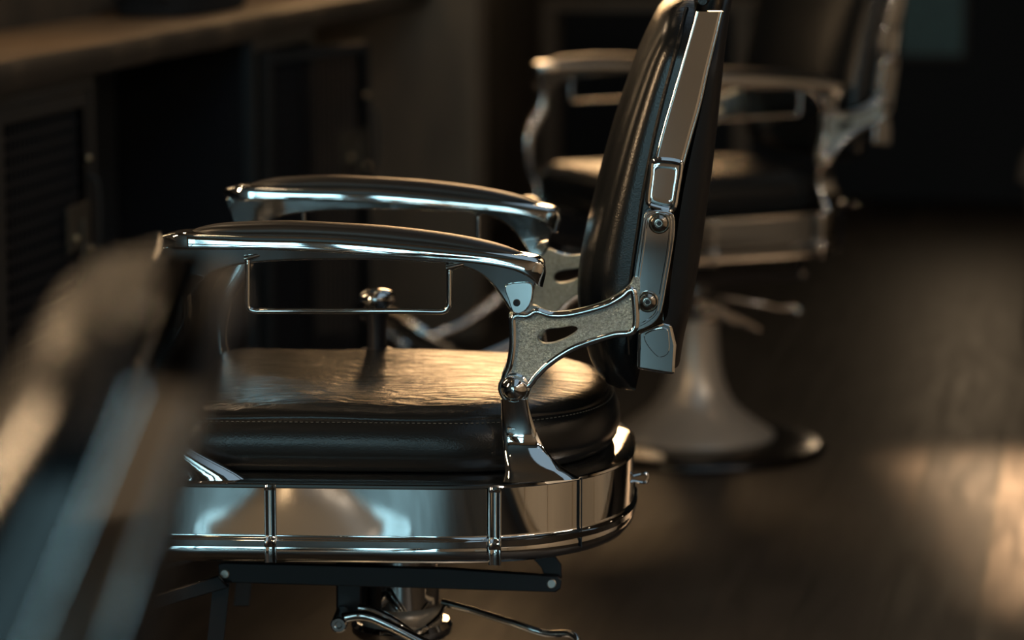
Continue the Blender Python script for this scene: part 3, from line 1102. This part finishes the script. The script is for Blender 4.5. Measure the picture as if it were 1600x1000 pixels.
def cabinet(y0, y1, label, door_open):
    c = thing('cabinet', label, 'cabinet', RM @ Vector((0, 0, 0)), ROOM, 'steel cabinets under the counter')
    x0, x1 = XL + 0.01, -1.935
    z0, z1 = 0.02, CZ - 0.058
    t = 0.02
    rmake('body', [((x0, y0, z0), (x0 + t, y1, z1)), ((x0, y0, z0), (x1 - 0.03, y0 + t, z1)), ((x0, y1 - t, z0), (x1 - 0.03, y1, z1)),
                   ((x0, y0, z0), (x1 - 0.03, y1, z0 + t)), ((x0, y0, z1 - t), (x1 - 0.03, y1, z1)), ((x0, y0, 0.42), (x1 - 0.06, y1, 0.44))], CABDARK, c)
    rmake('face_frame', [((x1 - 0.03, y0, z0), (x1, y0 + 0.03, z1)), ((x1 - 0.03, y1 - 0.03, z0), (x1, y1, z1)),
                         ((x1 - 0.03, y0 + 0.03, z0), (x1, y1 - 0.03, z0 + 0.03)), ((x1 - 0.03, y0 + 0.03, z1 - 0.03), (x1, y1 - 0.03, z1))], CABINET, c, bevel=0.002)
    # door in its own axes, hinged at (x1, y0)
    wd = (y1 - y0) - 0.064
    hz0, hz1 = z0 + 0.032, z1 - 0.032
    bm = bmesh.new()
    fr = 0.03
    for lo, hi in (((0, 0, hz0), (0.022, fr, hz1)), ((0, wd - fr, hz0), (0.022, wd, hz1)), ((0, fr, hz0), (0.022, wd - fr, hz0 + fr)), ((0, fr, hz1 - fr), (0.022, wd - fr, hz1))):
        box(bm, lo, hi)
    d = make('door', bm, CABINET, c, bevel=0.002)
    d.location = (x1 - 0.024 if not door_open else x1 + 0.004, y0 + 0.032, 0)
    d.rotation_euler = (0, 0, -D(door_open))
    bm = bmesh.new()
    n = 18
    for k in range(1, n):
        y = fr + (wd - 2 * fr) * k / n
        box(bm, (0.009, y - 0.0025, hz0 + fr), (0.013, y + 0.0025, hz1 - fr))
    n = 30
    for k in range(1, n):
        z = hz0 + fr + (hz1 - hz0 - 2 * fr) * k / n
        box(bm, (0.008, fr, z - 0.0025), (0.012, wd - fr, z + 0.0025))
    g = make('wire_panel', bm, MESHM, d, smooth=False)
    # latch plate, hasp and handle
    zc = 0.71
    l = rmake('latch_plate', [((0.022, wd - 0.15, zc - 0.045), (0.026, wd - 0.02, zc + 0.045))], LATCH, d, bevel=0.001)
    rmake('hasp', [((0.026, wd - 0.075, zc - 0.085), (0.034, wd - 0.055, zc + 0.012))], LATCH, l, bevel=0.002)
    bm = bmesh.new()
    tube(bm, smooth_line([(0.022, wd - 0.012, zc + 0.09), (0.038, wd - 0.010, zc + 0.085), (0.042, wd - 0.008, zc + 0.02), (0.038, wd - 0.010, zc - 0.05), (0.022, wd - 0.012, zc - 0.055)], 24), 0.005, 8)
    make('handle', bm, CABINET, d)
    for (yy, zz) in ((wd - 0.11, zc - 0.02), (wd - 0.03, zc - 0.05), (wd - 0.03, zc + 0.13)):
        bm = bmesh.new()
        bmesh.ops.create_uvsphere(bm, u_segments=12, v_segments=8, radius=0.008, matrix=Matrix.Translation((0.028, yy, zz)))
        make('screw', bm, BRASS, d)
    return c


cabinet(5.03, 5.60, 'dark steel cabinet with a closed wire door, left of the black knee space', 0)
cabinet(6.74, 7.30, 'farther dark steel cabinet under the counter with its wire door ajar', 16)
# dark sheet standing for the shade in the knee spaces
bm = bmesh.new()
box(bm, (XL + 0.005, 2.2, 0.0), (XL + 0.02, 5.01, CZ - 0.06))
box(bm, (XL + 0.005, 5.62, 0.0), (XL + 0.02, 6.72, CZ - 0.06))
kp = make('knee_shade', bm, CABDARK, None)
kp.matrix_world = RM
kp.name = 'shade_sheet_1'
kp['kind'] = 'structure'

# dark round tray on the counter
tr = thing('tray', 'dark low round-cornered tray standing on the wooden countertop', 'tray', room(-2.14, 6.85, CZ), ROOM)
bm = bmesh.new()
rings = []
for off, z in ((-0.01, 0.0), (0.0, 0.004), (0.012, 0.045), (0.014, 0.05), (0.009, 0.05), (-0.004, 0.008)):
    r = []
    for k in range(40):
        a = 2 * PI * k / 40
        r.append(Vector(((0.10 + off) * spow(math.cos(a), 0.5), (0.28 + off) * spow(math.sin(a), 0.5), z)))
    rings.append(r)
loft(bm, rings, True, True)
make('tray_body', bm, CABDARK, tr)
bm = bmesh.new()
for s in (-1, 1):
    tube(bm, smooth_line([(-0.05, s * 0.28, 0.04), (-0.04, s * 0.32, 0.055), (0.04, s * 0.32, 0.055), (0.05, s * 0.28, 0.04)], 14), 0.006, 8)
make('tray_handle', bm, BLACKM, tr)

# ------------------------------------------------------------------ far things
tb = thing('console_table', 'pale wooden console table against the far wall, behind the sharp chair backrest', 'table', (0.62, 11.45, 0), D(-4))
rmake('tabletop', [((-0.50, -0.18, 0.86), (0.32, 0.18, 0.90))], TABLEW, tb, bevel=0.004)
for (x, y) in ((-0.47, -0.15), (0.27, -0.15), (-0.47, 0.15), (0.27, 0.15)):
    rmake('table_leg', [((x - 0.03, y - 0.025, 0), (x + 0.03, y + 0.025, 0.86))], TABLEW, tb, bevel=0.003)

dr = rstruct('door_1', [((-1.93, YF - 0.03, 0), (-1.0, YF - 0.002, 2.1))], DARKWALL, bevel=0.004)
bm = bmesh.new()
lathe(bm, [(0.012, 0), (0.012, 0.03), (0.028, 0.04), (0.033, 0.055), (0.028, 0.07), (0.01, 0.076)], 28)
kn = make('door_knob', bm, CHROME, dr)
kn.location = (-1.1, YF - 0.03, 0.0)
kn.rotation_euler = (PI / 2, 0, 0)

pn = thing('wall_screen', 'dim blue-green panel on the dark far wall, right of the distant backrests', 'panel', room(-0.64, YF - 0.03, 0), ROOM)
rmake('panel_face', [((-0.13, -0.01, 0.62), (0.13, 0.0, 1.25))], BLUEM, pn)
rmake('panel_frame', [((-0.15, -0.015, 0.60), (-0.13, 0.02, 1.27)), ((0.13, -0.015, 0.60), (0.15, 0.02, 1.27)), ((-0.13, -0.015, 0.60), (0.13, 0.02, 0.62)), ((-0.13, -0.015, 1.25), (0.13, 0.02, 1.27))], FRAMEM, pn)

bs = thing('waiting_bench', 'brown wooden bench with a curved arm at the right edge, by the dark wall', 'bench', (1.78, 8.9, 0), D(-10))
bm = bmesh.new()
tube(bm, smooth_line([(-0.22, -0.2, 0.48), (-0.21, -0.2, 0.54), (-0.16, -0.2, 0.59), (0.0, -0.2, 0.63), (0.25, -0.2, 0.65)], 24), 0.022, 12)
tube(bm, smooth_line([(-0.2, -0.2, 0.51), (-0.18, -0.2, 0.25), (-0.19, -0.2, 0.0)], 12), 0.018, 10)
make('bench_arm', bm, TABLEW, bs)
rmake('bench_seat', [((-0.15, -0.25, 0.34), (0.9, 0.25, 0.39))], DARKWALL, bs, bevel=0.01)
for x, y in ((-0.1, 0.2), (0.85, -0.2), (0.85, 0.2)):
    rmake('bench_leg', [((x - 0.02, y - 0.02, 0), (x + 0.02, y + 0.02, 0.34))], TABLEW, bs)

# unseen pale desk added beside the camera to give the chrome beige reflections
dk = thing('reflector_desk', 'added long pale panelled desk across the aisle, out of view, for the chrome to mirror', 'desk', room(0.95, 2.6, 0), ROOM)
rmake('desk_body', [((0.03, -3.0, 0.06), (0.52, 3.4, 0.98))], PLASTER2, dk, bevel=0.003)
rmake('desk_plinth', [((0.07, -2.97, 0.0), (0.48, 3.37, 0.06))], BLACKM, dk)
rmake('desktop', [((-0.02, -3.04, 0.98), (0.55, 3.44, 1.02))], BARK, dk, bevel=0.004)
for k in range(9):
    y0 = -2.96 + 0.705 * k
    rmake('front_panel', [((0.012, y0 + 0.02, 0.10), (0.032, y0 + 0.685, 0.94))], PLASTER2, dk, bevel=0.004)
